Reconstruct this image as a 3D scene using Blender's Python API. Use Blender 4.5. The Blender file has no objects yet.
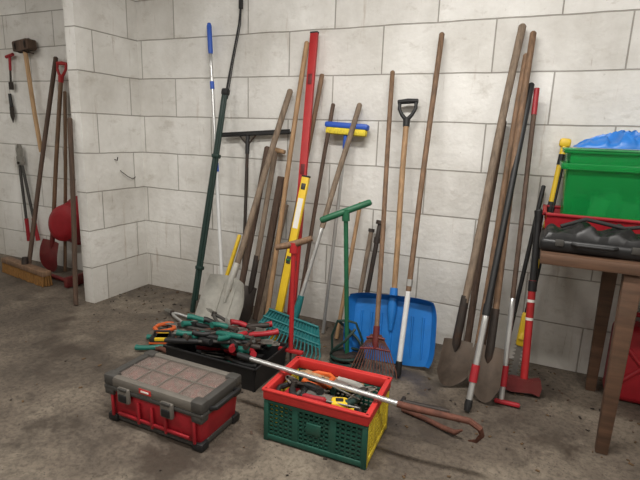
import bpy,bmesh,math,random
from mathutils import Vector,Matrix
R=random.Random(11)
V=Vector
sc=bpy.context.scene
try:
    sc.view_settings.view_transform='Standard'
except Exception: pass

# ---------------------------------------------------------------- materials
def lin(c):
    return tuple((x/12.92 if x<=0.04045 else ((x+0.055)/1.055)**2.4) for x in (c[0]/255,c[1]/255,c[2]/255))+(1,)
def pm(name,rgb,rough=.6,metal=0,var=.18,scale=12,stretch=(1,1,1),dirt=0,bump=.1,trans=0,alpha=1,dirtcol=(70,58,45),spec=None):
    m=bpy.data.materials.new(name); m.use_nodes=True
    nt=m.node_tree; N=nt.nodes; L=nt.links
    b=N['Principled BSDF']
    tc=N.new('ShaderNodeTexCoord'); mp=N.new('ShaderNodeMapping'); mp.inputs['Scale'].default_value=stretch
    L.new(tc.outputs['Object'],mp.inputs['Vector'])
    nz=N.new('ShaderNodeTexNoise'); nz.inputs['Scale'].default_value=scale; nz.inputs['Detail'].default_value=5; nz.inputs['Roughness'].default_value=.65
    L.new(mp.outputs['Vector'],nz.inputs['Vector'])
    cr=N.new('ShaderNodeValToRGB'); c=lin(rgb)
    cr.color_ramp.elements[0].position=.3; cr.color_ramp.elements[1].position=.7
    cr.color_ramp.elements[0].color=tuple(x*(1-var) for x in c[:3])+(1,)
    cr.color_ramp.elements[1].color=tuple(min(1,x*(1+var)) for x in c[:3])+(1,)
    L.new(nz.outputs['Fac'],cr.inputs['Fac'])
    out=cr.outputs['Color']
    if dirt>0:
        n2=N.new('ShaderNodeTexNoise'); n2.inputs['Scale'].default_value=7; n2.inputs['Detail'].default_value=8; n2.inputs['Roughness'].default_value=.7
        L.new(tc.outputs['Object'],n2.inputs['Vector'])
        r2=N.new('ShaderNodeValToRGB'); r2.color_ramp.elements[0].position=.62-.3*dirt; r2.color_ramp.elements[1].position=.8-.2*dirt
        L.new(n2.outputs['Fac'],r2.inputs['Fac'])
        mu=N.new('ShaderNodeMath'); mu.operation='MULTIPLY'; mu.inputs[1].default_value=min(1,dirt*1.3); L.new(r2.outputs['Color'],mu.inputs[0])
        mx=N.new('ShaderNodeMixRGB'); L.new(mu.outputs[0],mx.inputs[0]); L.new(out,mx.inputs[1]); mx.inputs[2].default_value=lin(dirtcol); out=mx.outputs[0]
    L.new(out,b.inputs['Base Color'])
    b.inputs['Roughness'].default_value=rough; b.inputs['Metallic'].default_value=metal
    if trans: b.inputs['Transmission Weight'].default_value=trans
    if alpha<1: b.inputs['Alpha'].default_value=alpha
    if spec is not None: b.inputs['Specular IOR Level'].default_value=spec
    if bump:
        bp=N.new('ShaderNodeBump'); bp.inputs['Strength'].default_value=bump; bp.inputs['Distance'].default_value=.01
        L.new(nz.outputs['Fac'],bp.inputs['Height']); L.new(bp.outputs[0],b.inputs['Normal'])
    return m
WS=(6,6,.5)
M_wood=pm('wood_brown',(116,90,68),.7,scale=9,stretch=WS,var=.45,dirt=.35,dirtcol=(84,74,64))
M_woodd=pm('wood_dark',(82,64,52),.75,scale=9,stretch=WS,var=.45,dirt=.35,dirtcol=(62,54,47))
M_woodg=pm('wood_grey',(122,106,90),.8,scale=9,stretch=WS,var=.4,dirt=.35,dirtcol=(84,76,68))
M_woodt=pm('wood_tan',(158,126,92),.65,scale=9,stretch=WS,var=.35,dirt=.3,dirtcol=(104,88,72))
M_woodl=pm('wood_light',(182,148,110),.65,scale=9,stretch=WS,var=.3,dirt=.25,dirtcol=(120,100,80))
M_alu=pm('aluminium_worn',(186,184,176),.42,.45,scale=15,dirt=.25,dirtcol=(120,110,95))
M_steel=pm('steel_dull',(146,144,138),.42,.7,scale=20,dirt=.3)
M_silver=pm('silver_tube',(190,190,188),.33,.7,scale=20,var=.08,dirt=.1)
M_white=pm('white_enamel',(208,209,208),.45,scale=20,var=.06,dirt=.1)
M_iron=pm('iron_dark',(60,54,50),.6,.5,scale=18,dirt=.35,dirtcol=(95,62,42))
M_blade=pm('earthy_shovel_steel',(98,86,76),.7,.25,scale=14,var=.3,dirt=.4,dirtcol=(78,62,50))
M_rust=pm('rusty_iron',(96,60,48),.8,.3,scale=25,var=.4,dirt=.3)
M_black=pm('black_plastic',(24,24,25),.55,scale=20,var=.2,bump=.03,dirt=.08)
M_film=pm('black_bag_fabric',(21,21,22),.45,scale=30,var=.2,bump=.12)
M_rubber=pm('black_rubber',(34,33,33),.8,scale=20,var=.2)
M_dgrey=pm('dark_grey_plastic',(60,58,55),.6,scale=20,var=.12,dirt=.25)
M_mgrey=pm('grey_plastic',(100,95,88),.6,scale=20,var=.1,dirt=.3)
M_red=pm('red_paint',(168,36,38),.5,scale=14,var=.12,dirt=.18)
M_redp=pm('red_plastic',(150,23,34),.52,scale=14,var=.16,dirt=.17,bump=.02)
M_redo=pm('red_orange_plastic',(186,44,41),.52,scale=14,var=.12,dirt=.15,bump=.02)
M_dred=pm('dark_red_paint',(98,26,27),.55,scale=14,var=.25,dirt=.4)
M_blue=pm('blue_plastic',(32,112,186),.45,scale=10,var=.1,dirt=.12,bump=.02)
M_bluet=pm('blue_grip',(42,86,180),.5,scale=14,var=.1)
M_teal=pm('teal_plastic',(22,104,106),.5,scale=14,var=.15,dirt=.2)
M_tealh=pm('teal_grip',(24,100,88),.5,scale=14,var=.2,dirt=.25,dirtcol=(40,50,46))
M_dgreen=pm('dark_green_coating',(24,48,42),.5,scale=14,var=.2)
M_green=pm('green_enamel',(28,92,62),.5,scale=14,var=.2,dirt=.25)
M_cgreen=pm('crate_green_plastic',(19,72,59),.58,scale=14,var=.14,dirt=.24,bump=.02)
M_yel=pm('yellow_paint',(218,182,40),.48,scale=14,var=.08,dirt=.14)
M_cyel=pm('crate_yellow_plastic',(204,180,48),.52,scale=14,var=.08,dirt=.18,bump=.02)
M_orange=pm('orange_grip',(200,92,40),.5,scale=14,var=.1)
M_bris=pm('broom_bristle',(120,84,40),.9,scale=60,stretch=(4,4,.4),var=.5)
M_brushy=pm('brush_yellow',(222,200,60),.8,scale=60,var=.3)
M_table=pm('table_wood',(84,60,44),.65,scale=5,stretch=(.6,6,6),var=.4,dirt=.35)
M_greent=pm('green_translucent',(22,178,88),.25,scale=6,var=.12,bump=0,trans=.6,alpha=.74)
M_bag=pm('blue_bag_film',(36,112,192),.4,scale=10,var=.12,bump=.25)
M_clear=pm('smoky_clear_lid',(150,132,124),.22,scale=30,var=.25,bump=.05,trans=.3,alpha=.5,dirt=.2)
M_label=pm('label_white',(225,222,215),.5,scale=14,var=.04)
M_leaf=pm('dry_debris',(86,66,44),.9,scale=30,var=.5)

def wallmat(name,axis):
    m=bpy.data.materials.new(name); m.use_nodes=True
    nt=m.node_tree; N=nt.nodes; L=nt.links; b=N['Principled BSDF']
    g=N.new('ShaderNodeNewGeometry'); sp=N.new('ShaderNodeSeparateXYZ'); L.new(g.outputs['Position'],sp.inputs[0])
    cb=N.new('ShaderNodeCombineXYZ')
    ad=N.new('ShaderNodeMath'); ad.operation='ADD'; ad.inputs[1].default_value=20.4+.34-.04 if axis=='X' else 20.4+.1
    L.new(sp.outputs[axis],ad.inputs[0])
    nw=N.new('ShaderNodeTexNoise'); nw.inputs['Scale'].default_value=3; L.new(g.outputs['Position'],nw.inputs['Vector'])
    wz=N.new('ShaderNodeMath'); wz.operation='MULTIPLY_ADD'; wz.inputs[1].default_value=.014; L.new(nw.outputs['Fac'],wz.inputs[0]); L.new(sp.outputs['Z'],wz.inputs[2])
    L.new(ad.outputs[0],cb.inputs[0]); L.new(wz.outputs[0],cb.inputs[1])
    br=N.new('ShaderNodeTexBrick'); br.inputs['Scale'].default_value=1; br.inputs['Brick Width'].default_value=.68; br.inputs['Row Height'].default_value=.295
    br.inputs['Mortar Size'].default_value=.0045; br.inputs['Mortar Smooth'].default_value=.4; br.offset=.5
    br.inputs['Color1'].default_value=lin((240,239,235)); br.inputs['Color2'].default_value=lin((224,222,217)); br.inputs['Mortar'].default_value=lin((172,168,161))
    L.new(cb.outputs[0],br.inputs['Vector'])
    n1=N.new('ShaderNodeTexNoise'); n1.inputs['Scale'].default_value=1.6; n1.inputs['Detail'].default_value=8; n1.inputs['Roughness'].default_value=.65; L.new(g.outputs['Position'],n1.inputs['Vector'])
    r1=N.new('ShaderNodeValToRGB'); r1.color_ramp.elements[0].position=.32; r1.color_ramp.elements[0].color=(.74,.725,.70,1); r1.color_ramp.elements[1].position=.6; r1.color_ramp.elements[1].color=(1,1,1,1); L.new(n1.outputs['Fac'],r1.inputs['Fac'])
    m1=N.new('ShaderNodeMixRGB'); m1.blend_type='MULTIPLY'; m1.inputs[0].default_value=1; L.new(br.outputs['Color'],m1.inputs[1]); L.new(r1.outputs[0],m1.inputs[2])
    def streak(prev,scale,lo,hi,k,col,sc=1):
        mp=N.new('ShaderNodeMapping'); mp.inputs['Scale'].default_value=scale; L.new(g.outputs['Position'],mp.inputs['Vector'])
        n2=N.new('ShaderNodeTexNoise'); n2.inputs['Scale'].default_value=sc; n2.inputs['Detail'].default_value=7; n2.inputs['Roughness'].default_value=.7; L.new(mp.outputs[0],n2.inputs['Vector'])
        r2=N.new('ShaderNodeValToRGB'); r2.color_ramp.elements[0].position=lo; r2.color_ramp.elements[1].position=hi; L.new(n2.outputs['Fac'],r2.inputs['Fac'])
        k2=N.new('ShaderNodeMath'); k2.operation='MULTIPLY'; k2.inputs[1].default_value=k; L.new(r2.outputs[0],k2.inputs[0])
        m2=N.new('ShaderNodeMixRGB'); L.new(k2.outputs[0],m2.inputs[0]); L.new(prev,m2.inputs[1]); m2.inputs[2].default_value=lin(col); return m2.outputs[0]
    c=streak(m1.outputs[0],(14,14,1.1),.60,.75,.6,(150,124,96))
    c=streak(c,(22,22,22),.65,.72,.55,(110,98,82))
    c=streak(c,(5,5,9),.56,.7,.4,(160,150,134))
    c=streak(c,(30,30,1.6),.64,.70,.7,(120,84,56))
    mr=N.new('ShaderNodeMapRange'); mr.inputs[1].default_value=.0; mr.inputs[2].default_value=.6; mr.inputs[3].default_value=.65; mr.inputs[4].default_value=0; L.new(sp.outputs['Z'],mr.inputs[0])
    k4=N.new('ShaderNodeMath'); k4.operation='MULTIPLY'; L.new(mr.outputs[0],k4.inputs[0]); L.new(n1.outputs['Fac'],k4.inputs[1])
    m4=N.new('ShaderNodeMixRGB'); L.new(k4.outputs[0],m4.inputs[0]); L.new(c,m4.inputs[1]); m4.inputs[2].default_value=lin((128,116,98))
    L.new(m4.outputs[0],b.inputs['Base Color']); b.inputs['Roughness'].default_value=.85
    sb=N.new('ShaderNodeMath'); sb.operation='MULTIPLY_ADD'; sb.inputs[1].default_value=-1; L.new(br.outputs['Fac'],sb.inputs[0])
    n5=N.new('ShaderNodeTexNoise'); n5.inputs['Scale'].default_value=26; n5.inputs['Detail'].default_value=6; L.new(g.outputs['Position'],n5.inputs['Vector'])
    k5=N.new('ShaderNodeMath'); k5.operation='MULTIPLY'; k5.inputs[1].default_value=1.1; L.new(n5.outputs['Fac'],k5.inputs[0]); L.new(k5.outputs[0],sb.inputs[2])
    bp=N.new('ShaderNodeBump'); bp.inputs['Strength'].default_value=.85; bp.inputs['Distance'].default_value=.006; L.new(sb.outputs[0],bp.inputs['Height']); L.new(bp.outputs[0],b.inputs['Normal'])
    return m
M_wx=wallmat('block_wall_x','X'); M_wy=wallmat('block_wall_y','Y')

def floormat():
    m=bpy.data.materials.new('concrete_floor'); m.use_nodes=True
    nt=m.node_tree; N=nt.nodes; L=nt.links; b=N['Principled BSDF']
    g=N.new('ShaderNodeNewGeometry')
    def nz(s,d=6,r=.6):
        n=N.new('ShaderNodeTexNoise'); n.inputs['Scale'].default_value=s; n.inputs['Detail'].default_value=d; n.inputs['Roughness'].default_value=r; L.new(g.outputs['Position'],n.inputs['Vector']); return n
    def ramp(src,stops):
        r=N.new('ShaderNodeValToRGB'); e=r.color_ramp.elements
        e[0].position,e[0].color=stops[0]; e[1].position,e[1].color=stops[-1]
        for p,c in stops[1:-1]:
            q=e.new(p); q.color=c
        L.new(src,r.inputs['Fac']); return r
    a=nz(1.2,9,.68)
    ra=ramp(a.outputs['Fac'],[(.34,lin((68,60,52))),(.5,lin((98,88,77))),(.66,lin((128,118,104)))])
    s=nz(40,5,.75); rs=ramp(s.outputs['Fac'],[(.36,(.5,.48,.46,1)),(.52,(1,1,1,1)),(.72,(1.28,1.26,1.23,1))])
    m1=N.new('ShaderNodeMixRGB'); m1.blend_type='MULTIPLY'; m1.inputs[0].default_value=.85; L.new(ra.outputs[0],m1.inputs[1]); L.new(rs.outputs[0],m1.inputs[2])
    vo=N.new('ShaderNodeTexVoronoi'); vo.inputs['Scale'].default_value=60; L.new(g.outputs['Position'],vo.inputs['Vector'])
    rv=ramp(vo.outputs['Distance'],[(.12,(.0,.0,.0,1)),(.24,(1,1,1,1))])
    n6=nz(9,3); r6=ramp(n6.outputs['Fac'],[(.45,(0,0,0,1)),(.6,(1,1,1,1))])
    inv=N.new('ShaderNodeInvert'); L.new(rv.outputs[0],inv.inputs['Color'])
    mm=N.new('ShaderNodeMath'); mm.operation='MULTIPLY'; L.new(inv.outputs[0],mm.inputs[0]); L.new(r6.outputs[0],mm.inputs[1])
    m2=N.new('ShaderNodeMixRGB'); L.new(mm.outputs[0],m2.inputs[0]); L.new(m1.outputs[0],m2.inputs[1]); m2.inputs[2].default_value=lin((54,46,39))
    st=nz(2.1,9,.7); r7=ramp(st.outputs['Fac'],[(.49,(0,0,0,1)),(.6,(.8,.8,.8,1))])
    m3=N.new('ShaderNodeMixRGB'); L.new(r7.outputs[0],m3.inputs[0]); L.new(m2.outputs[0],m3.inputs[1]); m3.inputs[2].default_value=lin((60,52,45))
    L.new(m3.outputs[0],b.inputs['Base Color'])
    rr=ramp(r7.outputs[0],[(0,(.8,.8,.8,1)),(1,(.4,.4,.4,1))]); L.new(rr.outputs[0],b.inputs['Roughness'])
    bp=N.new('ShaderNodeBump'); bp.inputs['Strength'].default_value=.5; bp.inputs['Distance'].default_value=.006; L.new(s.outputs['Fac'],bp.inputs['Height']); L.new(bp.outputs[0],b.inputs['Normal'])
    return m
M_floor=floormat()

# ---------------------------------------------------------------- builder
from mathutils import Euler, noise as mn
class O:
    def __init__(s,name,M=None):
        s.name=name; s.bm=bmesh.new(); s.mats=[]; s.M=M or Matrix()
    def mi(s,m):
        if m not in s.mats: s.mats.append(m)
        return s.mats.index(m)
    def add(s,t,mat,M=None):
        T=s.M@M if M is not None else s.M
        i=s.mi(mat); mp={}
        for v in t.verts: mp[v]=s.bm.verts.new(T@v.co)
        for f in t.faces:
            try:
                n=s.bm.faces.new([mp[v] for v in f.verts]); n.material_index=i
            except ValueError: pass
        t.free()
    def tube(s,pts,r,mat,n=12,closed=False,caps=True,flat=1.0,M=None):
        pts=[V(p) for p in pts]
        if not isinstance(r,(list,tuple)): r=[r]*len(pts)
        t=bmesh.new(); rings=[]; K=len(pts); u=None
        for k,p in enumerate(pts):
            if closed: d=(pts[(k+1)%K]-pts[k-1]).normalized()
            elif k==0: d=(pts[1]-p).normalized()
            elif k==K-1: d=(p-pts[k-1]).normalized()
            else: d=((pts[k+1]-p).normalized()+(p-pts[k-1]).normalized()).normalized()
            if u is None:
                a=V((1,0,0)) if abs(d.x)<.9 else V((0,1,0)); u=(a-d*a.dot(d)).normalized()
            else: u=(u-d*u.dot(d)).normalized()
            w=d.cross(u)
            rings.append([t.verts.new(p+(u*math.cos(2*math.pi*i/n)+w*flat*math.sin(2*math.pi*i/n))*r[k]) for i in range(n)])
        for k in range(K if closed else K-1):
            a=rings[k]; b=rings[(k+1)%K]
            for i in range(n): t.faces.new([a[i],a[(i+1)%n],b[(i+1)%n],b[i]])
        if caps and not closed:
            t.faces.new(rings[0][::-1]); t.faces.new(rings[-1])
        s.add(t,mat,M)
    def box(s,c,size,mat,rot=(0,0,0),bev=0,taper=1,M=None,seg=2):
        t=bmesh.new(); bmesh.ops.create_cube(t,size=1)
        for v in t.verts:
            k=taper if v.co.z<0 else 1
            v.co=V((v.co.x*size[0]*k,v.co.y*size[1]*k,v.co.z*size[2]))
        if bev: bmesh.ops.bevel(t,geom=t.edges[:],offset=min(bev,min(size)*.45),segments=seg,affect='EDGES',profile=.5)
        A=Matrix.Translation(c)@Euler(rot).to_matrix().to_4x4()
        s.add(t,mat,(M@A) if M is not None else A)
    def sheet(s,f,nu,nv,off,mat,M=None):
        t=bmesh.new(); off=V(off)
        A=[[t.verts.new(V(f(i/nu,j/nv))) for i in range(nu+1)] for j in range(nv+1)]
        B=[[t.verts.new(V(f(i/nu,j/nv))+off) for i in range(nu+1)] for j in range(nv+1)]
        for j in range(nv):
            for i in range(nu):
                t.faces.new([A[j][i],A[j][i+1],A[j+1][i+1],A[j+1][i]])
                t.faces.new([B[j][i],B[j+1][i],B[j+1][i+1],B[j][i+1]])
        for i in range(nu):
            t.faces.new([A[0][i],B[0][i],B[0][i+1],A[0][i+1]]); t.faces.new([A[nv][i],A[nv][i+1],B[nv][i+1],B[nv][i]])
        for j in range(nv):
            t.faces.new([A[j][0],A[j+1][0],B[j+1][0],B[j][0]]); t.faces.new([A[j][nu],B[j][nu],B[j+1][nu],A[j+1][nu]])
        s.add(t,mat,M)
    def prism(s,poly,th,mat,M=None,y0=0):
        t=bmesh.new()
        a=[t.verts.new((p[0],y0-th/2,p[1])) for p in poly]; b=[t.verts.new((p[0],y0+th/2,p[1])) for p in poly]
        t.faces.new(a); t.faces.new(b[::-1]); n=len(poly)
        for i in range(n): t.faces.new([a[i],b[i],b[(i+1)%n],a[(i+1)%n]])
        s.add(t,mat,M)
    def done(s):
        bmesh.ops.recalc_face_normals(s.bm,faces=s.bm.faces[:])
        co=[v.co for v in s.bm.verts]
        mn_=V((min(c.x for c in co),min(c.y for c in co),min(c.z for c in co))); mx=V((max(c.x for c in co),max(c.y for c in co),max(c.z for c in co)))
        c=(mn_+mx)/2; c.z=mn_.z
        for v in s.bm.verts: v.co-=c
        me=bpy.data.meshes.new(s.name); s.bm.to_mesh(me); s.bm.free()
        for m in s.mats: me.materials.append(m)
        for p in me.polygons: p.use_smooth=True
        try: me.set_sharp_from_angle(angle=math.radians(38))
        except Exception: pass
        ob=bpy.data.objects.new(s.name,me); ob.location=c; sc.collection.objects.link(ob); return ob

def frame(B,T,twist=0):
    B=V(B);T=V(T); z=(T-B).normalized(); x=V((1,0,0)); x=(x-z*x.dot(z)).normalized(); y=z.cross(x)
    A=Matrix(((x.x,y.x,z.x,B.x),(x.y,y.y,z.y,B.y),(x.z,y.z,z.z,B.z),(0,0,0,1)))
    return A@Matrix.Rotation(twist,4,'Z'),(T-B).length

def shaft(o,z0,z1,r,mat,wob=.004,n=12,taper=0):
    K=9; ph=R.random()*6; pts=[];rs=[]
    for k in range(K):
        f=k/(K-1); pts.append((wob*math.sin(ph+f*3.1)*math.sin(math.pi*f),wob*math.cos(ph+f*2.3)*math.sin(math.pi*f),z0+(z1-z0)*f)); rs.append(r*(1-taper*f))
    pts.append((0,0,z1+r*.5)); rs.append(r*.6*(1-taper))
    o.tube(pts,rs,mat,n)
def blade(o,w,h,mat,c=.03,tip=.06,z0=0,shoulder=.9,th=.004,pw=2,flare=0):
    def f(u,v):
        a=u*2-1; W=w/2*(shoulder+(1-shoulder)*min(1,(1-v)*3))*(1-flare*v)
        if tip: W*=1-.25*max(0,(.25-v)/.25)**2
        return (a*W,-c*abs(a)**pw-.02*math.sin(v*math.pi),z0+v*h+(1-v)*tip*a*a)
    o.sheet(f,14,10,(0,th,0),mat)
def socket(o,z0,z1,r0,r1,mat): o.tube([(0,-.008,z0-.04),(0,-.004,z0),(0,0,z1)],[r0*.3,r0,r1],mat)
def dgrip(o,L,mat,w=.055,wood=None):
    o.tube([(0,0,L-.16),(0,0,L-.11)],[.021,.024],mat)
    o.tube([(0,0,L-.12),(-w*.6,0,L-.085),(-w,0,L-.045),(-w,0,L)],[.014,.012,.011,.012],mat)
    o.tube([(0,0,L-.12),(w*.6,0,L-.085),(w,0,L-.045),(w,0,L)],[.014,.012,.011,.012],mat)
    o.tube([(-w-.012,0,L),(0,0,L+.003),(w+.012,0,L)],[.014,.017,.014],wood or mat)

# ---------------------------------------------------------------- room
def room_box(name,a,b,mat):
    o=O(name); a=V(a);b=V(b); o.box((a+b)/2,b-a,mat); return o.done()
M_ceil=pm('ceiling_paint',(206,204,199),.9,scale=3,var=.04)
X0,X1,Y0,H=-3.2,6.2,-6.2,3.1
room_box('floor',(X0-.2,Y0-.2,-.15),(X1+.2,.2,0),M_floor)
room_box('wall_back',(X0,0,0),(X1,.2,H),M_wx)
room_box('wall_stub',(-.10,-.583,0),(0,0,H),M_wy)
room_box('wall_left',(X0-.2,Y0,0),(X0,.2,H),M_wy)
room_box('wall_right',(X1,Y0,0),(X1+.2,.2,H),M_wy)
room_box('wall_front',(X0,Y0-.2,0),(X1,Y0,H),M_wx)
room_box('ceiling',(X0-.2,Y0-.2,H),(X1+.2,.2,H+.15),M_ceil)
M_tube=bpy.data.materials.new('lamp_tube'); M_tube.use_nodes=True
_b=M_tube.node_tree.nodes['Principled BSDF']; _b.inputs['Emission Color'].default_value=(1,.98,.94,1); _b.inputs['Emission Strength'].default_value=6
def lamp(x,y,ang,E,L=1.5):
    M=Matrix.Translation((x,y,H))@Matrix.Rotation(ang,4,'Z')
    o=O('ceiling_fluorescent_lamp',M); o.box((0,0,-.04),(L,.16,.08),M_white,bev=.01)
    for s in (-.04,.04): o.tube([(-L/2+.03,s,-.1),(L/2-.03,s,-.1)],.014,M_tube)
    for e in (-L/2+.02,L/2-.02): o.box((e,0,-.095),(.03,.13,.05),M_white,bev=.005)
    o.done()
    ld=bpy.data.lights.new('fluorescent_light','AREA'); ld.shape='RECTANGLE'; ld.size=L; ld.size_y=.16; ld.energy=E; ld.color=(1,.967,.92)
    lo=bpy.data.objects.new('fluorescent_light',ld); lo.matrix_world=M@Matrix.Translation((0,0,-.13)); sc.collection.objects.link(lo)
lamp(2.6,-1.9,0,80); lamp(4.6,-3.2,0,60); lamp(0.4,-3.4,0,50); lamp(-1.6,-2.2,0,20)  # last lamp is an added unseen source to brighten the left bay

# ---------------------------------------------------------------- left bay tools
def put(name,B,T,twist=0):
    M,L=frame(B,T,twist); return O(name,M),L
o,L=put('push_broom',(-1.04,-.40,.10),(-.91,-.05,1.95)); shaft(o,0,L,.019,M_woodd)
hm=Matrix.Translation((-1.04,-.43,0))@Matrix.Rotation(-.16,4,'Z'); inv=o.M.inverted()
o.box((0,0,.115),(.76,.08,.045),M_wood,bev=.008,M=inv@hm)
for i in range(46):
    for j in range(4):
        x=-.37+.74*i/45; y=-.028+.056*j/3
        o.tube([(x,y,.1),(x+R.uniform(-.008,.008),y*1.4+R.uniform(-.006,.006),.005)],[.007,.009],M_bris,5,M=inv@hm)
o.tube([(0,0,.12),(0,.005,.2)],[.03,.024],M_iron,M=inv@hm); o.done()
o,L=put('d_handle_spade',(-1.02,-.20,.012),(-.84,-.05,1.9)); shaft(o,.3,L-.12,.018,M_wood); dgrip(o,L,M_red,.055)
blade(o,.24,.3,M_dred,c=.02,tip=.04); socket(o,.26,.5,.022,.021,M_dred); o.done()
o,L=put('wooden_pole',(-.93,-.12,.008),(-.83,-.05,1.66)); shaft(o,0,L,.015,M_wood); o.done()
o,L=put('wooden_pole',(-.075,-.69,.008),(-.085,-.61,1.42)); shaft(o,0,L,.018,M_woodd); o.done()
o=O('garden_hoe'); o.tube([(-1.0,-.3,.03),(-.45,-.38,.03)],.018,M_dred); o.box((-.5,-.35,.05),(.05,.2,.09),M_dred,bev=.01); o.done()
o,L=put('hung_sledgehammer',(-1.18,-.075,1.12),(-1.28,-.075,2.08)); shaft(o,0,L,.019,M_woodl)
o.prism([(-.105,-.035),(-.09,-.045),(.09,-.045),(.105,-.035),(.105,.035),(.09,.045),(-.09,.045),(-.105,.035)],.085,M_woodd,Matrix.Translation((0,0,L-.02)))
o.tube([(-.075,0,L-.02),(-.06,0,L-.02)],.055,M_iron); o.tube([(.06,0,L-.02),(.075,0,L-.02)],.055,M_iron)
o.tube([(.03,.06,L-.08),(.03,-.0,L-.08),(.03,-.05,L-.07)],.005,M_iron); o.done()
o=O('bolt_cutter')
o.prism([(-1.55,1.06),(-1.56,1.13),(-1.54,1.18),(-1.53,1.12),(-1.52,1.18),(-1.50,1.13),(-1.51,1.06)],.03,M_steel,y0=-.05)
o.box((-1.53,-.05,1.02),(.075,.04,.09),M_steel,bev=.01)
for (a,b) in (((-1.55,-.05,.98),(-1.52,-.05,.22)),((-1.51,-.05,.98),(-1.38,-.05,.24))):
    a=V(a);b=V(b); o.tube([a,a.lerp(b,.12),a.lerp(b,.72)],[.012,.014,.013],M_dgrey); o.tube([a.lerp(b,.7),a.lerp(b,.85),b],[.019,.017,.02],M_redp)
o.tube([(-1.53,-.08,1.0),(-1.53,-.012,1.0)],.012,M_iron); o.done()
o=O('red_plastic_basin',Matrix.Translation((-.80,-.02,.5))@Matrix.Rotation(-.5,4,'Y')@Matrix.Scale(1.15,4))
prof=[(.0,-.19),(.12,-.185),(.17,-.16),(.2,-.06),(.225,-.01),(.245,0),(.24,.008)]
def bowl(u,v):
    k=v*(len(prof)-1); i=min(int(k),len(prof)-2); f=k-i; r=prof[i][0]*(1-f)+prof[i+1][0]*f; y=prof[i][1]*(1-f)+prof[i+1][1]*f
    a=u*2*math.pi; return (r*math.cos(a)*1.05,y,r*math.sin(a)*.8)
o.sheet(bowl,32,18,(0,.006,0),M_redp); o.done()
o=O('hung_hand_fork'); o.tube([(-1.6,-.04,1.98),(-1.5,-.04,2.0)],.015,M_redp); o.tube([(-1.55,-.04,1.98),(-1.56,-.04,1.86)],.012,M_redp); o.tube([(-1.56,-.04,1.87),(-1.57,-.04,1.75)],.009,M_iron)
o.box((-1.57,-.04,1.72),(.06,.015,.07),M_iron,bev=.006); o.done()
o=O('hung_trowel'); o.tube([(-1.62,-.03,1.65),(-1.61,-.03,1.53)],[.014,.017],M_black); o.prism([(-1.64,1.53),(-1.58,1.53),(-1.58,1.44),(-1.61,1.38),(-1.64,1.44)],.006,M_iron,y0=-.03); o.done()
o=O('wall_hook'); o.tube([(0.002,-.25,1.03),(.02,-.25,1.02),(.03,-.2,.98),(.02,-.14,.955),(.01,-.1,.97)],.003,M_iron); o.done()
o=O('wall_hook'); o.tube([(0.002,-.3,1.12),(.03,-.3,1.115),(.035,-.3,1.14)],.004,M_iron); o.done()

# ---------------------------------------------------------------- central leaning tools
o,L=put('telescopic_pole',(1.04,-.30,.006),(.75,-.045,2.14)); shaft(o,0,L*.52,.014,M_white,0); shaft(o,L*.5,L-.2,.0115,M_silver,0)
o.tube([(0,0,L*.5),(0,0,L*.53)],.018,M_bluet); o.tube([(0,0,L*.78),(0,0,L*.805)],.016,M_bluet)
o.tube([(0,0,L-.22),(0,0,L-.2),(0,0,L-.02),(0,0,L)],[.015,.018,.018,.012],M_bluet); o.done()
o,L=put('telescopic_pruning_pole',(.79,-.36,.006),(.925,-.10,1.66)); shaft(o,0,L,.019,M_dgreen,.003)
o.tube([(.028,-.006,.1),(.028,-.006,L*.5),(.022,-.006,L)],[.010,.012,.010],M_dgreen)
for z in (.35,1.2): o.box((.01,-.002,z),(.06,.044,.03),M_dgreen,bev=.008)
o.box((.008,0,L-.01),(.055,.045,.05),M_black,bev=.012)
iv=o.M.inverted()
o.tube([(.925,-.10,1.6),(.955,-.06,1.85),(1.0,-.03,2.12),(1.03,-.025,2.36)],[.009,.007,.006,.006],M_black,M=iv)
o.tube([(.945,-.10,1.6),(.97,-.06,1.85),(1.015,-.03,2.12),(1.02,-.025,2.28)],[.005,.004,.004,.004],M_black,M=iv)
o.box((1.022,-.035,2.27),(.03,.02,.1),M_black,bev=.005,M=iv); o.done()
o,L=put('floor_squeegee',(1.19,-.28,.006),(1.09,-.05,1.34)); shaft(o,0,L,.0125,M_iron,0)
o.box((.06,0,L+.01),(.6,.03,.018),M_black,bev=.006); o.box((.06,0,L+.024),(.58,.01,.022),M_rubber,bev=.002)
o.tube([(-.07,0,L+.005),(0,0,L-.07),(.07,0,L+.005)],.007,M_iron); o.tube([(0,0,L-.13),(0,0,L)],.016,M_black); o.done()
o,L=put('t_handle_spade',(1.27,-.36,.01),(1.33,-.05,1.24)); shaft(o,.25,L,.019,M_woodg); o.tube([(-.075,0,L),(0,0,L+.008),(.075,0,L)],[.015,.02,.015],M_woodt); blade(o,.14,.27,M_iron); socket(o,.26,.5,.022,.021,M_iron); o.done()
o,L=put('hoe_shaft',(1.17,-.34,.008),(1.26,-.05,1.26)); shaft(o,0,L,.023,M_woodd); o.done()
o,L=put('wooden_stake',(1.3,-.26,.008),(1.38,-.05,1.06)); o.box((0,0,L/2),(.05,.03,L),M_woodd,bev=.004); o.done()
o,L=put('wooden_stake',(1.36,-.30,.008),(1.42,-.05,.86)); o.box((0,0,L/2),(.04,.03,L),M_woodg,bev=.004); o.done()
o,L=put('yellow_handle_hoe',(1.03,-.42,.01),(1.13,-.22,.62)); shaft(o,0,L,.015,M_yel,0); o.box((0,-.02,.03),(.1,.012,.06),M_iron,bev=.003); o.done()
o,L=put('aluminium_grain_shovel',(1.19,-.60,.012),(1.44,-.05,1.66)); shaft(o,.3,L,.021,M_woodg)
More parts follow.
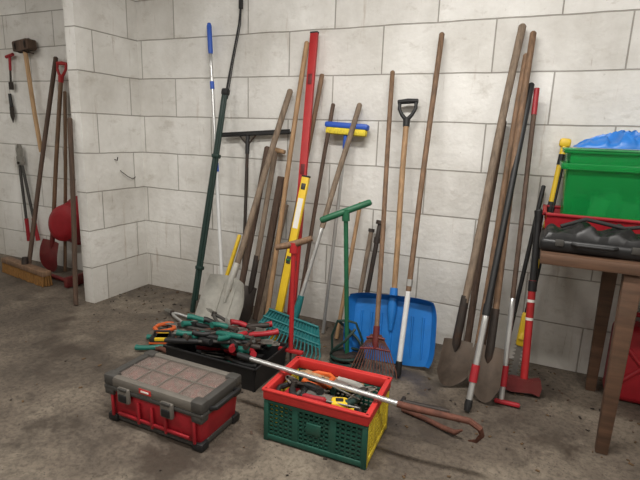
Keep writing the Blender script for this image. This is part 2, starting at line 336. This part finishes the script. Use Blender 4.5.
def gs(u,v):
    a=u*2-1; W=.175*(1-.18*max(0,v-.6)/.4); return (a*W,-.05*abs(a)**5-.03*max(0,v-.75)*4*.5,v*.40+.012*a*a*(1-v)-.03*max(0,v-.7)*a*a*3)
o.sheet(gs,18,12,(0,.005,0),M_alu); o.tube([(0,-.01,.22),(0,-.012,.36),(0,0,.5)],[.008,.026,.024],M_alu)
for x in (-.05,.05): o.tube([(x,-.004,.05),(x,-.006,.36)],.005,M_alu,6)
o.done()
o,L=put('wooden_pole',(1.45,-.38,.008),(1.56,-.05,1.97)); shaft(o,0,L,.017,M_woodt); o.done()
o,L=put('red_straightedge',(1.68,-.44,.008),(1.615,-.05,2.03)); o.box((0,0,L/2),(.055,.026,L),M_red,bev=.004); o.box((0,0,L),(.057,.028,.012),M_black,bev=.003)
for z in (.5,1.15,1.75): o.box((0,-.0135,z),(.03,.003,.07),M_dred,bev=.001)
o.done()
o,L=put('spirit_level',(1.60,-.52,.008),(1.71,-.31,1.10)); o.box((0,0,L/2),(.052,.026,L),M_yel,bev=.004)
o.box((0,-.0135,L*.78),(.036,.002,.2),M_label); o.box((0,-.014,L*.5),(.03,.006,.05),M_dgrey,bev=.002); o.box((0,-.014,L*.94),(.03,.006,.04),M_dgrey,bev=.002); o.tube([(-.015,-.018,L*.5),(.015,-.018,L*.5)],.006,M_greent)
o.box((0,0,L),(.054,.028,.012),M_black,bev=.002); o.done()
o,L=put('wooden_pole',(1.50,-.34,.008),(1.68,-.05,1.76)); shaft(o,0,L,.016,M_wood); o.done()
o,L=put('wooden_pole',(1.64,-.28,.008),(1.77,-.05,1.57)); shaft(o,0,L,.014,M_woodd); o.done()
def leafrake(name,B,T,hm,w,h,n,metal,sh,tb=.004,sil=0,r=.015,twist=0,wt=.2):
    o,L=put(name,B,T,twist)
    shaft(o,h*.8,L,r,sh)
    o.tube([(0,0,h*.62),(0,0,h*.8),(0,0,h*1.15)],[.014,.021,.019],hm)
    for i in range(n):
        a=(i/(n-1))*2-1
        o.tube([(a*w*wt*.5,0,h*.95),(a*w*.3,-.006,h*.6),(a*w*.46,-.01,h*.15),(a*w*.5,-.035,.004)],[tb,tb*1.2,tb*1.1,tb*.7],metal,6)
    for f,k in ((.6,.3),(.86,.18)):
        o.tube([(-w*k*1.05,-.006,h*f),(0,-.006,h*(f+.03)),(w*k*1.05,-.006,h*f)],.007,hm,8)
    o.done()
o,L=put('plastic_leaf_rake',(1.735,-.60,.01),(1.96,-.05,1.57)); shaft(o,.25,.85,.014,M_silver,0); shaft(o,.82,L,.018,M_woodg)
o.tube([(0,0,.2),(0,0,.25),(0,0,.36)],[.02,.026,.02],M_teal)
o.sheet(lambda u,v:((u*2-1)*(.24-.06*v),-.01-.01*(1-v),.09+.12*v),8,4,(0,.006,0),M_teal)
for i in range(19):
    a=i/18*2-1; o.tube([(a*.18,-.016,.21),(a*.22,-.02,.11),(a*.255,-.03,.05),(a*.265,-.055,.006)],[.005,.0055,.005,.004],M_teal,6)
for z,w in ((.11,.225),(.155,.21),(.21,.185)): o.tube([(-w,-.02,z),(w,-.02,z)],.008,M_teal,8)
o.done()
o,L=put('car_wash_brush',(1.84,-.24,.008),(1.88,-.06,1.38)); shaft(o,0,L,.012,M_silver,0)
o.box((0,-.01,L+.05),(.31,.06,.04),M_bluet,bev=.014,rot=(0,.02,0)); o.box((0,-.01,L+.012),(.29,.05,.045),M_brushy,bev=.012,rot=(0,.02,0))
o.tube([(0,0,L-.1),(0,0,L+.01)],[.016,.02],M_bluet); o.done()
o=O('hand_earth_auger',frame((2.15,-.56,.0),(2.08,-.52,.94))[0])
o.tube([(0,0,.02),(0,0,.93)],.014,M_green)
o.tube([(-.13,-.08,.885),(-.12,-.075,.89),(.12,.075,.985),(.13,.08,.99)],[.014,.02,.02,.014],M_green)
o.tube([(0,0,.88),(0,0,.95)],.023,M_green)
for k in range(2):
    pts=[(.1*math.cos(k*math.pi+t*2.6/10)*(1 if t<8 else .85),.1*math.sin(k*math.pi+t*2.6/10),.02+.022*t) for t in range(11)]
    o.tube(pts,.009,M_dgreen,8,flat=1)
    o.tube([(.0,0,.27),(.06*math.cos(k*math.pi),.06*math.sin(k*math.pi),.26),(.1*math.cos(k*math.pi),.1*math.sin(k*math.pi),.16),(.1*math.cos(k*math.pi),.1*math.sin(k*math.pi),.03)],.008,M_dgreen,8)
for z in (.02,.055): o.tube([(.1*math.cos(a*math.pi/12),.1*math.sin(a*math.pi/12),z) for a in range(24)],.009,M_dgreen,8,closed=True)
o.sheet(lambda u,v:((.02+.08*v)*math.cos(u*5.6),(.02+.08*v)*math.sin(u*5.6),.02+.05*u),24,3,(0,0,.004),M_iron)
o.done()
o=O('t_handle_weed_puller',frame((1.88,-.80,.005),(1.865,-.76,.75))[0])
o.tube([(0,0,.1),(0,0,.73)],.014,M_red); o.tube([(-.1,-.03,.725),(0,0,.75),(.1,.03,.79)],[.017,.021,.017],M_wood); o.tube([(0,0,.7),(0,0,.76)],.024,M_red)
o.box((0,0,.11),(.16,.03,.02),M_red,bev=.004)
for x in (-.05,0,.05): o.tube([(x,0,.11),(x,0,.0)],[.008,.003],M_iron,8)
o.done()
o,L=put('iron_digging_bar',(1.96,-.28,.008),(2.0,-.05,.92)); shaft(o,0,L,.014,M_woodt,0); o.done()
o,L=put('ground_stake',(2.11,-.26,.008),(2.15,-.05,.80)); shaft(o,0,L,.016,M_iron,0); o.tube([(0,0,L-.01),(0,0,L+.015)],.03,M_iron); o.tube([(0,0,L-.14),(0,0,L-.1)],.022,M_iron); o.done()
o,L=put('ground_stake',(2.06,-.24,.008),(2.09,-.05,.74)); shaft(o,0,L,.016,M_woodg,0); o.tube([(0,0,L-.01),(0,0,L+.012)],.022,M_iron); o.done()
o,L=put('blue_snow_shovel',(2.385,-.46,.012),(2.285,-.06,1.59)); shaft(o,.3,L-.13,.018,M_woodt); dgrip(o,L,M_black,.052)
def ss(u,v):
    a=u*2-1; b=v*2-1
    x=a*math.sqrt(1-.18*b*b*b*b); z=b*math.sqrt(1-.18*a*a*a*a)
    e=max(0,(max(abs(a),b)-.86)/.14)
    return (x*.285,-.07*e,z*.21+.21)
o.sheet(ss,28,22,(0,.005,0),M_blue)
for i in range(-3,4): o.tube([(i*.065,.0,.05),(i*.065,-.003,.3)],[.006,.008],M_blue,6)
o.tube([(0,-.01,.2),(0,-.012,.33),(0,0,.46)],[.012,.03,.024],M_blue); o.done()
leafrake('spring_tine_rake',(2.355,-.66,.01),(2.17,-.05,1.77),M_dred,.29,.25,15,M_rust,M_wood,tb=.0035)
o,L=put('window_cleaning_pole',(2.48,-.60,.01),(2.46,-.05,1.98)); shaft(o,.5,L,.0165,M_wood); shaft(o,.06,.55,.016,M_white,0); o.tube([(0,0,0),(0,0,.02),(0,0,.09)],[.016,.021,.019],M_black); o.tube([(0,0,.53),(0,0,.57)],.019,M_silver); o.done()

# ---------------------------------------------------------------- right group
o,L=put('long_handled_shovel',(2.76,-.58,.012),(2.905,-.05,2.0),.55); shaft(o,.32,L,.021,M_woodg,.01); blade(o,.19,.27,M_blade,c=.03,tip=.05); socket(o,.24,.52,.025,.023,M_iron); o.done()
o,L=put('long_handled_shovel',(2.965,-.66,.012),(2.965,-.05,1.96),-.2); shaft(o,.32,L,.018,M_wood,.008); blade(o,.17,.3,M_blade,c=.03,tip=.06); socket(o,.24,.5,.023,.021,M_iron); o.done()
o,L=put('wooden_pole',(2.82,-.42,.008),(2.86,-.05,1.48)); shaft(o,0,L,.02,M_woodd,.006); o.done()
o,L=put('wooden_pole',(2.88,-.50,.008),(2.945,-.08,1.84)); shaft(o,0,L,.018,M_wood,.006); o.done()
o,L=put('wooden_pole',(2.90,-.36,.008),(2.93,-.05,1.52)); shaft(o,0,L,.02,M_woodd,.006); o.done()
o,L=put('telescopic_lopper',(2.90,-.78,.008),(2.99,-.11,1.68)); shaft(o,.5,L,.017,M_black,0); shaft(o,.04,.53,.016,M_silver,0); o.tube([(0,0,0),(0,0,.03),(0,0,.06)],[.014,.02,.018],M_black); o.tube([(0,0,.15),(0,0,.24)],.021,M_redp); o.tube([(0,0,.5),(0,0,.56)],.021,M_black); o.done()
o,L=put('telescopic_hoe_pole',(3.05,-.60,.012),(3.02,-.10,1.66)); shaft(o,.5,L-.14,.013,M_woodd,0); shaft(o,.0,.55,.015,M_silver,0); o.tube([(0,0,.08),(0,0,.19)],.02,M_redp); o.tube([(0,0,L-.15),(0,0,L)],.015,M_redp); o.box((.03,-.01,.0),(.13,.03,.022),M_redp,bev=.008); o.done()
o,L=put('pole_hedge_trimmer',(3.09,-.30,.01),(3.20,-.06,1.37)); shaft(o,.3,L*.5,.014,M_black,0); shaft(o,L*.48,L,.018,M_yel,0)
for k in (0,3,6): o.tube([(0,0,L*.52+k*.09),(0,0,L*.52+k*.09+.06)],.0195,M_black)
o.tube([(.012,-.012,L*.4),(.014,-.014,L*.95)],.007,M_black)
o.box((0,0,L),(.06,.045,.05),M_yel,bev=.015); o.tube([(0,0,.3),(0,-.02,.24)],.02,M_yel)
o.box((0,0,.3),(.05,.05,.2),M_yel,bev=.015); o.box((0,0,.12),(.03,.006,.24),M_steel)
for k in range(10):
    for s in (-1,1): o.prism([(s*.012,.02+k*.022),(s*.032,.025+k*.022),(s*.012,.036+k*.022)],.004,M_steel)
o.done()
o,L=put('black_rod',(3.02,-.30,.008),(3.12,-.05,1.12)); shaft(o,0,L,.012,M_black,0); o.done()
o,L=put('splitting_maul',(3.15,-.44,.055),(3.115,-.24,1.0)); shaft(o,0,L*.6,.020,M_red,0); shaft(o,L*.55,L,.019,M_black,0); o.tube([(0,0,L*.93),(0,0,L)],[.02,.026],M_black); o.tube([(0,0,L*.54),(0,0,L*.6)],.023,M_black)
o.tube([(0,0,.36),(0,0,.375)],.0207,M_label); o.tube([(0,0,.46),(0,0,.475)],.0207,M_label)
o.prism([(-.11,-.03),(-.06,-.04),(.04,-.034),(.08,-.045),(.09,0),(.08,.045),(.04,.034),(-.06,.04),(-.11,.03)],.06,M_dred,Matrix.Rotation(.15,4,'Z')); o.done()

# ---------------------------------------------------------------- toolbox
o=O('red_toolbox',Matrix.Translation((1.63,-1.515,0)))
W,D=.57,.30
o.box((0,0,.095),(W-.02,D-.02,.15),M_redp,bev=.012,taper=.95)
o.box((0,0,.022),(W-.03,D-.03,.03),M_dgrey,bev=.008)
for sx in (-1,1):
    for sy in (-1,1):
        o.box((sx*(W/2-.035),sy*(D/2-.03),.02),(.06,.055,.04),M_black,bev=.01)
        o.box((sx*(W/2-.03),sy*(D/2-.025),.16),(.06,.055,.04),M_dgrey,bev=.01)
for x in (-.24,-.08,.0,.08,.24): o.box((x,-D/2+.004,.09),(.014,.012,.11),M_redp,bev=.004)
o.box((0,-D/2+.006,.055),(.42,.012,.014),M_redp,bev=.004)
o.box((0,0,.178),(W+.005,D+.005,.022),M_dgrey,bev=.007)
for y in (-D/2+.018,D/2-.018): o.box((0,y,.212),(W,.038,.052),M_mgrey,bev=.012)
for x in (-W/2+.02,W/2-.02): o.box((x,0,.212),(.042,D,.052),M_dgrey,bev=.012)
for sx in (-1,1):
    for sy in (-1,1): o.box((sx*(W/2-.03),sy*(D/2-.025),.215),(.066,.056,.055),M_dgrey,bev=.012)
for x in (-.125,.0,.125): o.box((x,0,.224),(.007,D-.05,.016),M_mgrey,bev=.002)
o.box((0,0,.224),(W-.06,.007,.016),M_mgrey,bev=.002)
o.box((0,0,.226),(W-.07,D-.06,.005),M_clear)
o.box((0,0,.192),(W-.07,D-.06,.006),M_redp)
for k in range(70):
    o.box((R.uniform(-.23,.23),R.uniform(-.1,.1),.203),(R.uniform(.012,.05),R.uniform(.008,.02),.012),R.choice([M_redp,M_mgrey,M_woodd,M_iron,M_steel]),rot=(0,0,R.uniform(0,3)))
for x in (-.155,.1):
    o.box((x,-D/2-.006,.165),(.07,.02,.075),M_mgrey,bev=.008); o.box((x,-D/2-.017,.155),(.045,.008,.035),M_black,bev=.003); o.box((x,-D/2-.014,.197),(.05,.012,.012),M_dgrey,bev=.003)
o.box((-.03,-D/2-.001,.213),(.07,.004,.024),M_redo); o.box((-.03,-D/2-.004,.213),(.045,.002,.008),M_label)
for s in (-1,1):
    o.tube([(s*(W/2),-.09,.19),(s*(W/2+.03),-.085,.2),(s*(W/2+.03),.085,.2),(s*(W/2),.09,.19)],.011,M_black)
o.done()

# ---------------------------------------------------------------- folding crate
cm=Matrix.Translation((2.33,-1.27,0))@Matrix.Rotation(.03,4,'Z')
o=O('folding_crate',cm); W,D,Hc=.49,.35,.26
o.box((0,0,.015),(W-.02,D-.02,.014),M_dgrey,bev=.004)
def panel(M,w,h,mat,cols,gap):
    o.box((0,0,.02),(w,.02,.026),mat,bev=.004,M=M); o.box((0,0,h-.065),(w,.016,.018),mat,bev=.003,M=M)
    for x in (-w/2+.012,w/2-.012): o.box((x,0,h/2-.03),(.024,.022,h-.06),mat,bev=.004,M=M)
    for x in gap: o.box((x,0,h/2-.03),(.03,.014,h-.07),mat,bev=.003,M=M)
    n=cols
    for i in range(1,n): o.box((-w/2+w*i/n,0,h/2-.03),(.008,.01,h-.08),mat,M=M)
    for k in range(1,8): o.box((0,0,.025+(h-.095)*k/8),(w-.02,.01,.009),mat,M=M)
panel(Matrix.Translation((0,-D/2+.012,0)),W,Hc,M_cgreen,20,(-.09,.09))
panel(Matrix.Translation((0,D/2-.012,0)),W,Hc,M_cgreen,20,(-.09,.09))
for s in (-1,1): panel(Matrix.Translation((s*(W/2-.01),0,0))@Matrix.Rotation(math.pi/2,4,'Z'),D-.02,Hc,M_cyel,8,(-.05,.05))
for s in (-1,1):
    o.box((0,s*(D/2-.008),Hc-.028),(W+.004,.022,.05),M_redo,bev=.006); o.box((s*(W/2-.008),0,Hc-.028),(.022,D+.004,.05),M_redo,bev=.006)
    o.box((0,s*(D/2+.002),Hc-.006),(W+.012,.012,.012),M_redo,bev=.004); o.box((s*(W/2+.002),0,Hc-.006),(.012,D+.012,.012),M_redo,bev=.004)
o.box((0,-D/2+.006,.12),(.07,.01,.05),M_cgreen,bev=.002)
o.done()

# ---------------------------------------------------------------- hand tools
def tm(x,y,z,rz,tilt=0,roll=0): return Matrix.Translation((x,y,z))@Matrix.Rotation(rz,4,'Z')@Matrix.Rotation(tilt,4,'Y')@Matrix.Rotation(roll,4,'X')
FL=Matrix.Rotation(math.pi/2,4,'X')
P=math.pi
def shears(M,grip,L=.5,open_=.25,name='hedge_shears',bl=.4):
    o=O(name,M@Matrix.Translation((L*(.55-bl)/2+.0,0,0)))
    for s in (-1,1):
        A=Matrix.Rotation(s*open_/2,4,'Z')
        o.prism([(0,-.014),(L*bl*.98,-.003),(L*bl,.004),(L*bl*.7,.024),(0,.026)],.004,M_steel,A@Matrix.Rotation(math.pi/2 if s>0 else -math.pi/2,4,'X'),y0=.002*s)
        o.tube([(0,0,0),(-L*.1,-s*.02,0),(-L*.2,-s*.035,0)],[.011,.009,.009],M_iron,8,M=A)
        o.tube([(-L*.17,-s*.03,0),(-L*.22,-s*.036,0),(-L*.35,-s*.05,0),(-L*.5,-s*.052,0),(-L*.56,-s*.045,0)],[.012,.017,.015,.016,.019],grip,10,M=A)
    o.tube([(0,0,-.012),(0,0,.012)],.016,M_iron); return o.done()
def pliers(M,grip): return shears(M,grip,.24,.2,'pliers',.3)
def loppers(M,grip,L=.62,op=.22,arm=M_dgrey):
    o=O('loppers',M)
    for s in (-1,1):
        A=Matrix.Rotation(s*op/2,4,'Z')
        o.prism([(0,-.012),(.05,-.02),(.1,-.004),(.09,.012),(.05,.024),(0,.016)],.005,M_steel,A@Matrix.Rotation(P/2 if s>0 else -P/2,4,'X'),y0=.003*s)
        o.tube([(0,0,0),(-.06,-s*.02,0),(-L*.62,-s*.045,0)],[.012,.0105,.0105],arm,10,M=A)
        o.tube([(-L*.58,-s*.043,0),(-L*.62,-s*.045,0),(-L*.9,-s*.052,0),(-L*.93,-s*.052,0)],[.012,.0165,.0165,.012],grip,10,M=A)
    o.tube([(0,0,-.014),(0,0,.014)],.017,M_iron); return o.done()
def secateurs(M,grip): return shears(M,grip,.25,.3,'secateurs',.3)
def handsaw(M,grip=M_orange,L=.4):
    o=O('hand_saw',M@FL)
    o.prism([(0,-.05),(L,-.02),(L,.0),(0,.045)],.002,M_steel)
    for k in range(int(L/.012)):
        x=k*.012; zb=-.05+.03*x/L; o.prism([(x,zb),(x+.012,zb),(x+.006,zb-.006)],.002,M_steel)
    pts=[(0,0,-.05),(-.03,0,-.07),(-.09,0,-.06),(-.12,0,-.02),(-.11,0,.05),(-.05,0,.055),(0,0,.04)]
    o.tube(pts,.013,grip,8,closed=True); return o.done()
def hacksaw(M):
    o=O('hacksaw',M@FL); o.tube([(0,0,0),(0,0,.1),(.03,0,.115),(.24,0,.115),(.27,0,.1),(.27,0,0)],.008,M_steel,8); o.box((.135,0,.0),(.27,.002,.014),M_iron)
    o.tube([(-.02,0,-.02),(-.04,0,.02),(-.05,0,.08),(-.02,0,.1)],[.014,.017,.015,.012],M_redp); o.tube([(0,0,0),(-.03,0,0)],.01,M_redp); return o.done()
def hammer(M,mat=M_woodt):
    o=O('claw_hammer',M); o.tube([(0,0,0),(.1,0,0),(.24,0,0),(.3,0,0)],[.015,.016,.012,.012],mat); o.tube([(.3,-.06,0),(.3,-.045,0),(.3,-.035,0),(.3,.02,0)],[.015,.015,.01,.012],M_iron)
    for s in (-1,1): o.tube([(.3,.01,s*.006),(.297,.05,s*.01),(.28,.08,s*.012)],[.009,.007,.003],M_iron,8)
    return o.done()
def driver(M,grip=M_redp):
    o=O('screwdriver',M); o.tube([(0,0,0),(.01,0,0),(.06,0,0),(.1,0,0),(.11,0,0)],[.009,.015,.013,.015,.007],grip,8); o.tube([(.11,0,0),(.25,0,0),(.26,0,0)],[.004,.004,.002],M_steel,8); return o.done()
def clamp(M,col=M_iron):
    o=O('g_clamp',M@Matrix.Translation((-.08,.07,0))@FL); o.tube([(.0,0,0),(0,0,.12),(.015,0,.14),(.2,0,.14),(.21,0,.12),(.21,0,.08)],.009,col,8); o.tube([(-.05,0,.02),(.14,0,.02)],.006,M_steel,8); o.tube([(-.05,-.03,.02),(-.05,.03,.02)],.004,M_steel,8); o.tube([(.14,0,.02),(.15,0,.02)],.016,M_steel); return o.done()
def trowel(M,grip=M_woodt):
    o=O('garden_trowel',M); o.tube([(0,0,0),(.02,0,0),(.1,0,0),(.12,0,0)],[.01,.015,.014,.009],grip); o.tube([(.12,0,0),(.17,0,-.015),(.2,0,-.01)],.006,M_iron,8)
    o.sheet(lambda u,v:(.19+.15*v,(u*2-1)*.04*math.sqrt(max(0.02,1-v**3)),.015*(u*2-1)**2-.01),8,8,(0,0,.002),M_steel); return o.done()
def cbrush(M):
    o=O('hand_brush',M); o.box((.1,0,0),(.2,.05,.018),M_woodt,bev=.006); o.tube([(0,0,0),(-.1,0,.01)],[.013,.012],M_woodt)
    for i in range(12):
        for j in range(3): o.tube([(.02+i*.015,-.016+j*.016,0),(.02+i*.015,-.018+j*.018,-.045)],.005,M_bris,5)
    return o.done()
def tape(M):
    o=O('tape_measure',M); o.box((0,0,0),(.075,.065,.04),M_yel,bev=.014); o.box((0,0,.0),(.045,.04,.044),M_black,bev=.01); o.box((.05,-.02,-.012),(.04,.018,.002),M_yel); return o.done()
def tray(name,M,w,d,h,mat,rim=.012,th=.006,taper=.02):
    o=O(name,M); o.box((0,0,th/2+.002),(w-2*taper,d-2*taper,th),mat)
    a=math.atan2(taper,h)
    for s in (-1,1):
        o.box((0,s*(d/2-taper/2),h/2),(w-taper,th,h),mat,rot=(-s*a,0,0)); o.box((s*(w/2-taper/2),0,h/2),(th,d-taper,h),mat,rot=(0,s*a,0))
        o.box((0,s*d/2,h),(w+rim,rim,.014),mat,bev=.004); o.box((s*w/2,0,h),(rim,d+rim,.014),mat,bev=.004)
    return o
o=tray('black_tool_tray',Matrix.Translation((1.54,-.96,0)),.62,.36,.14,M_black); o.done()
for i in range(7):
    shears(tm(1.53+R.uniform(-.06,.08),-.96+R.uniform(-.06,.06),.05+.016*i,R.uniform(-.35,.3)+(P if i%2 else 0)),R.choice([M_black,M_black,M_redp,M_tealh]),L=R.uniform(.38,.44),open_=R.uniform(.05,.15))
for (x,y,z,rz,g,L,op,tl,ro) in ((1.52,-1.00,.18,P+.12,M_tealh,.50,.34,.06,.1),(1.58,-.90,.20,P-.5,M_tealh,.48,.3,-.05,-.15),(1.48,-.95,.22,.35,M_tealh,.48,.30,.1,.2),
    (1.64,-.95,.23,P+.75,M_redp,.42,.28,.1,.1),(1.44,-.88,.20,1.05,M_tealh,.46,.3,.15,.1),(1.37,-1.0,.19,P-.25,M_black,.44,.25,.1,.2)):
    shears(tm(x,y,z,rz,tl,ro),g,L=L,open_=op)
loppers(tm(1.2,-.97,.20,P+.06,.08,.2),M_tealh,.56); loppers(tm(1.3,-.76,.22,P-.5,-.06,.3),M_black,.56); loppers(tm(1.78,-1.0,.235,.12,-.05,.1),M_black,.58); loppers(tm(1.34,-1.05,.21,P+.3,.05,-.2),M_iron,.5,.25,M_rust)
for (x,y,z,rz,g) in ((1.7,-1.04,.20,2.2,M_redp),(1.6,-1.0,.26,1.0,M_tealh),(1.75,-.9,.19,.3,M_rust),(1.38,-.9,.20,1.4,M_black),(1.5,-1.02,.25,.2,M_black)): pliers(tm(x,y,z,rz,.15,.3),g)
for (x,y,z,rz,g) in ((1.66,-.92,.25,.6,M_redp),(1.34,-1.04,.20,2.8,M_iron)): secateurs(tm(x,y,z,rz,.1,.2),g)
hammer(tm(1.45,-1.07,.225,.12,-.02),M_black)
loppers(tm(.72,-.50,.03,P-.28,-.02),M_redp,.70,.16,M_silver)
shears(tm(1.03,-.80,.035,P-.28,-.03),M_black,L=.54,open_=.22); loppers(tm(.90,-.74,.05,P-.1,.0),M_tealh,.55,.3)
shears(tm(1.08,-.92,.03,.35),M_tealh,L=.42,open_=.3); pliers(tm(1.14,-1.04,.025,.2),M_rust)
handsaw(tm(.98,-.78,.08,.9,-.03),M_orange,.28)
o=O('orange_tool_case',tm(1.02,-.93,.0,.5)); o.box((0,0,.04),(.15,.09,.08),M_black,bev=.012); o.box((0,0,.045),(.152,.092,.014),M_orange,bev=.003); o.box((0,0,.07),(.08,.094,.02),M_yel,bev=.003); o.tube([(-.05,0,.075),(-.045,0,.11),(.045,0,.11),(.05,0,.075)],.008,M_black); o.done()
for i in range(7): clamp(tm(2.33+R.uniform(-.07,.07),-1.27+R.uniform(-.03,.03),.05+.02*i,R.uniform(-.3,.3),R.uniform(-.1,.1),R.uniform(-.1,.1)),R.choice([M_iron,M_dgrey,M_dgreen]))
for i in range(6): shears(tm(2.33+R.uniform(-.04,.04),-1.27+R.uniform(-.04,.04),.06+.022*i,R.uniform(-.25,.25)+(P if i%2 else 0)),R.choice([M_black,M_dgreen,M_dgrey]),L=.33,open_=.08,name='grass_shears')
hacksaw(tm(2.2,-1.3,.2,.05)); handsaw(tm(2.30,-1.2,.215,-.05),M_orange,.22); handsaw(tm(2.24,-1.36,.222,.12),M_black,.25)
trowel(tm(2.13,-1.17,.215,.0)); driver(tm(2.25,-1.24,.245,-.3),M_orange); driver(tm(2.26,-1.40,.24,.1),M_redp); pliers(tm(2.46,-1.24,.23,.9),M_dgreen); cbrush(tm(2.25,-1.14,.2,.02)); pliers(tm(2.20,-1.33,.24,2.6),M_black); tape(tm(2.42,-1.36,.225,.4)); pliers(tm(2.46,-1.33,.215,1.6),M_black)
A=V((1.86,-1.29,.292));B=V((2.72,-1.335,.282));E=V((2.96,-1.30,.27))
o=O('long_handled_hook'); o.tube([A,B],.0115,M_silver); o.tube([V((1.845,-1.289,.292)),V((1.92,-1.293,.291))],.015,M_black)
o.tube([B-V((.05,-.002,-.0005)),B,E],[.014,.015,.013],M_rust)
o.tube([E-V((.03,0,0)),E,E+V((.04,.0,-.02)),E+V((.05,.02,-.06)),E+V((.03,.03,-.10)),E+V((.0,.035,-.11))],[.013,.014,.013,.011,.008,.003],M_rust,8)
o.done()
o=O('crowbar'); o.tube([(2.60,-.93,.016),(2.72,-.96,.016),(2.82,-1.0,.018),(2.88,-1.03,.03),(2.91,-1.035,.055)],[.013,.013,.013,.013,.005],M_rust,10); o.done()
o=O('short_iron_bar'); o.tube([(2.58,-.86,.015),(2.82,-.84,.015)],.013,M_iron,10); o.tube([(2.58,-.9,.015),(2.58,-.82,.015)],.012,M_iron,8); o.done()

# ---------------------------------------------------------------- table
TZ=.895
o=O('wooden_workbench')
for k in range(4): o.box((3.88,-.78+.185*k,TZ-.0225),(1.48,.178,.045),M_table,bev=.004)
o.box((3.88,-.2,TZ-.07),(1.4,.03,.05),M_table,bev=.003); o.box((3.88,-.6,TZ-.065),(1.4,.03,.04),M_table,bev=.003)
for x in (3.50,4.5):
    for y in (-.82,-.2): o.box((x,y,(TZ-.04)/2),(.072,.06,TZ-.04),M_table,bev=.005,taper=.7)
o.done()
o=O('black_tool_case',Matrix.Translation((3.41,-.69,TZ+.001)))
o.box((0,0,.03),(.56,.24,.06),M_film,bev=.02,seg=3)
def pad(u,v):
    a=u*2-1;b=v*2-1; e=(max(0,1-abs(a)**8)*max(0,1-abs(b)**8))**.5
    r=.022*math.sin(a*11+mn.noise(V((b*3,a*2,1)))*1.5)*(1-abs(b)**4)
    return (a*.265,b*.105,.055+e*(.042+r+.018*mn.noise(V((a*5,b*3,4)))))
o.sheet(pad,60,24,(0,0,.003),M_film)
o.tube([(-.15,-.118,.045),(-.13,-.14,.045),(.0,-.145,.045),(.02,-.118,.045)],.008,M_black)
for x in (-.2,.09,.2): o.box((x,-.12,.045),(.035,.012,.03),M_dgrey,bev=.004)
o.tube([(-.2,.0,.1),(-.1,.02,.14),(.05,-.02,.12),(.18,.02,.14),(.24,.0,.09)],.009,M_rubber)
o.done()
o=tray('red_storage_crate',Matrix.Translation((3.50,-.30,TZ+.003)),.72,.34,.12,M_redp,rim=.02); o.done()
o=tray('green_storage_box',Matrix.Translation((3.545,-.30,TZ+.015)),.68,.30,.42,M_greent,rim=.03,taper=.03)
for s in (-1,1):
    o.box((0,s*.16,.35),(.7,.02,.03),M_greent,bev=.005); o.box((s*.35,0,.35),(.02,.32,.03),M_greent,bev=.005)
o.box((0,0,.432),(.72,.34,.012),M_greent,bev=.006)
for i in range(8): o.box((-.24+.07*i,R.uniform(-.05,.05),.1+.02*(i%3)),(.08,.15,.16),R.choice([M_dgreen,M_white,M_label,M_cgreen]),bev=.01,rot=(0,R.uniform(-.3,.3),0))
o.done()
o=O('blue_plastic_bag',Matrix.Translation((3.555,-.30,TZ+.456)))
def drape(u,v):
    a=u*2-1; b=v*2-1; x=a*(.31+.02*mn.noise(V((b*3,0,7)))); y=b*(.155+.015*mn.noise(V((a*4,2,1))))
    p=V((x*10,y*9,2.0)); q=V((mn.noise(p*.6),mn.noise(p*.6+V((5,2,1))),0))
    fold=(1-abs(mn.noise(p+q*2)))**4
    e=(max(0,1-abs(a)**3)*max(0,1-abs(b)**4))**.6
    return (x,y,e*(.035+.045*fold+.03*mn.noise(V((x*5,y*5,9))))+.001)
o.sheet(drape,90,50,(0,0,.002),M_bag); o.done()
def can(x,y,h=.5,w=.3,d=.18):
    o=O('red_jerry_can',Matrix.Translation((x,y,0))); o.box((0,0,h*.43+.002),(w,d,h*.86),M_redp,bev=.045,seg=4)
    o.tube([(-.09,0,h*.86),(-.07,0,h*.97),(.06,0,h*.97),(.08,0,h*.86)],.016,M_redp); o.tube([(w*.36,0,h*.84),(w*.4,0,h*.98)],.03,M_black)
    o.tube([(-w*.3,-d/2,h*.25),(w*.3,-d/2,h*.65)],.012,M_redp); o.tube([(w*.3,-d/2,h*.25),(-w*.3,-d/2,h*.65)],.012,M_redp); o.done()
can(3.71,-.20); can(4.12,-.17,.55,.32,.2)

# ---------------------------------------------------------------- floor debris
o=O('floor_debris')
for i in range(420):
    if R.random()<.65: x=R.uniform(-.1,3.9); y=-abs(R.gauss(0,.3))-.03
    else: x=R.uniform(.2,4); y=R.uniform(-1.9,-.1)
    if y<-2.2: continue
    s=R.uniform(.003,.011); o.box((x,y,.003),(s*2,s,.004),R.choice([M_leaf,M_leaf,M_woodd,M_iron,M_iron]),rot=(R.uniform(-.2,.2),R.uniform(-.2,.2),R.uniform(0,6)))
o.done()

# ---------------------------------------------------------------- world / camera
w=bpy.data.worlds.new('world'); sc.world=w; w.use_nodes=True; w.node_tree.nodes['Background'].inputs[0].default_value=(.8,.8,.8,1); w.node_tree.nodes['Background'].inputs[1].default_value=.3
S=1.18; yaw,p,r=.4255,.2181,.0341
fh=V((-math.sin(yaw),math.cos(yaw),0)); rt=V((math.cos(yaw),math.sin(yaw),0)); up=V((0,0,1))
fw=fh*math.cos(p)-up*math.sin(p); u=up*math.cos(p)+fh*math.sin(p)
r2=rt*math.cos(r)+u*math.sin(r); u2=-rt*math.sin(r)+u*math.cos(r)
cd=bpy.data.cameras.new('camera'); cd.sensor_width=36; cd.lens=36*480/640; cd.clip_start=.05
co=bpy.data.objects.new('camera',cd); C=V((2.6297*S,-2.6538*S,1.1661*S))
co.matrix_world=Matrix(((r2.x,u2.x,-fw.x,C.x),(r2.y,u2.y,-fw.y,C.y),(r2.z,u2.z,-fw.z,C.z),(0,0,0,1)))
sc.collection.objects.link(co); sc.camera=co
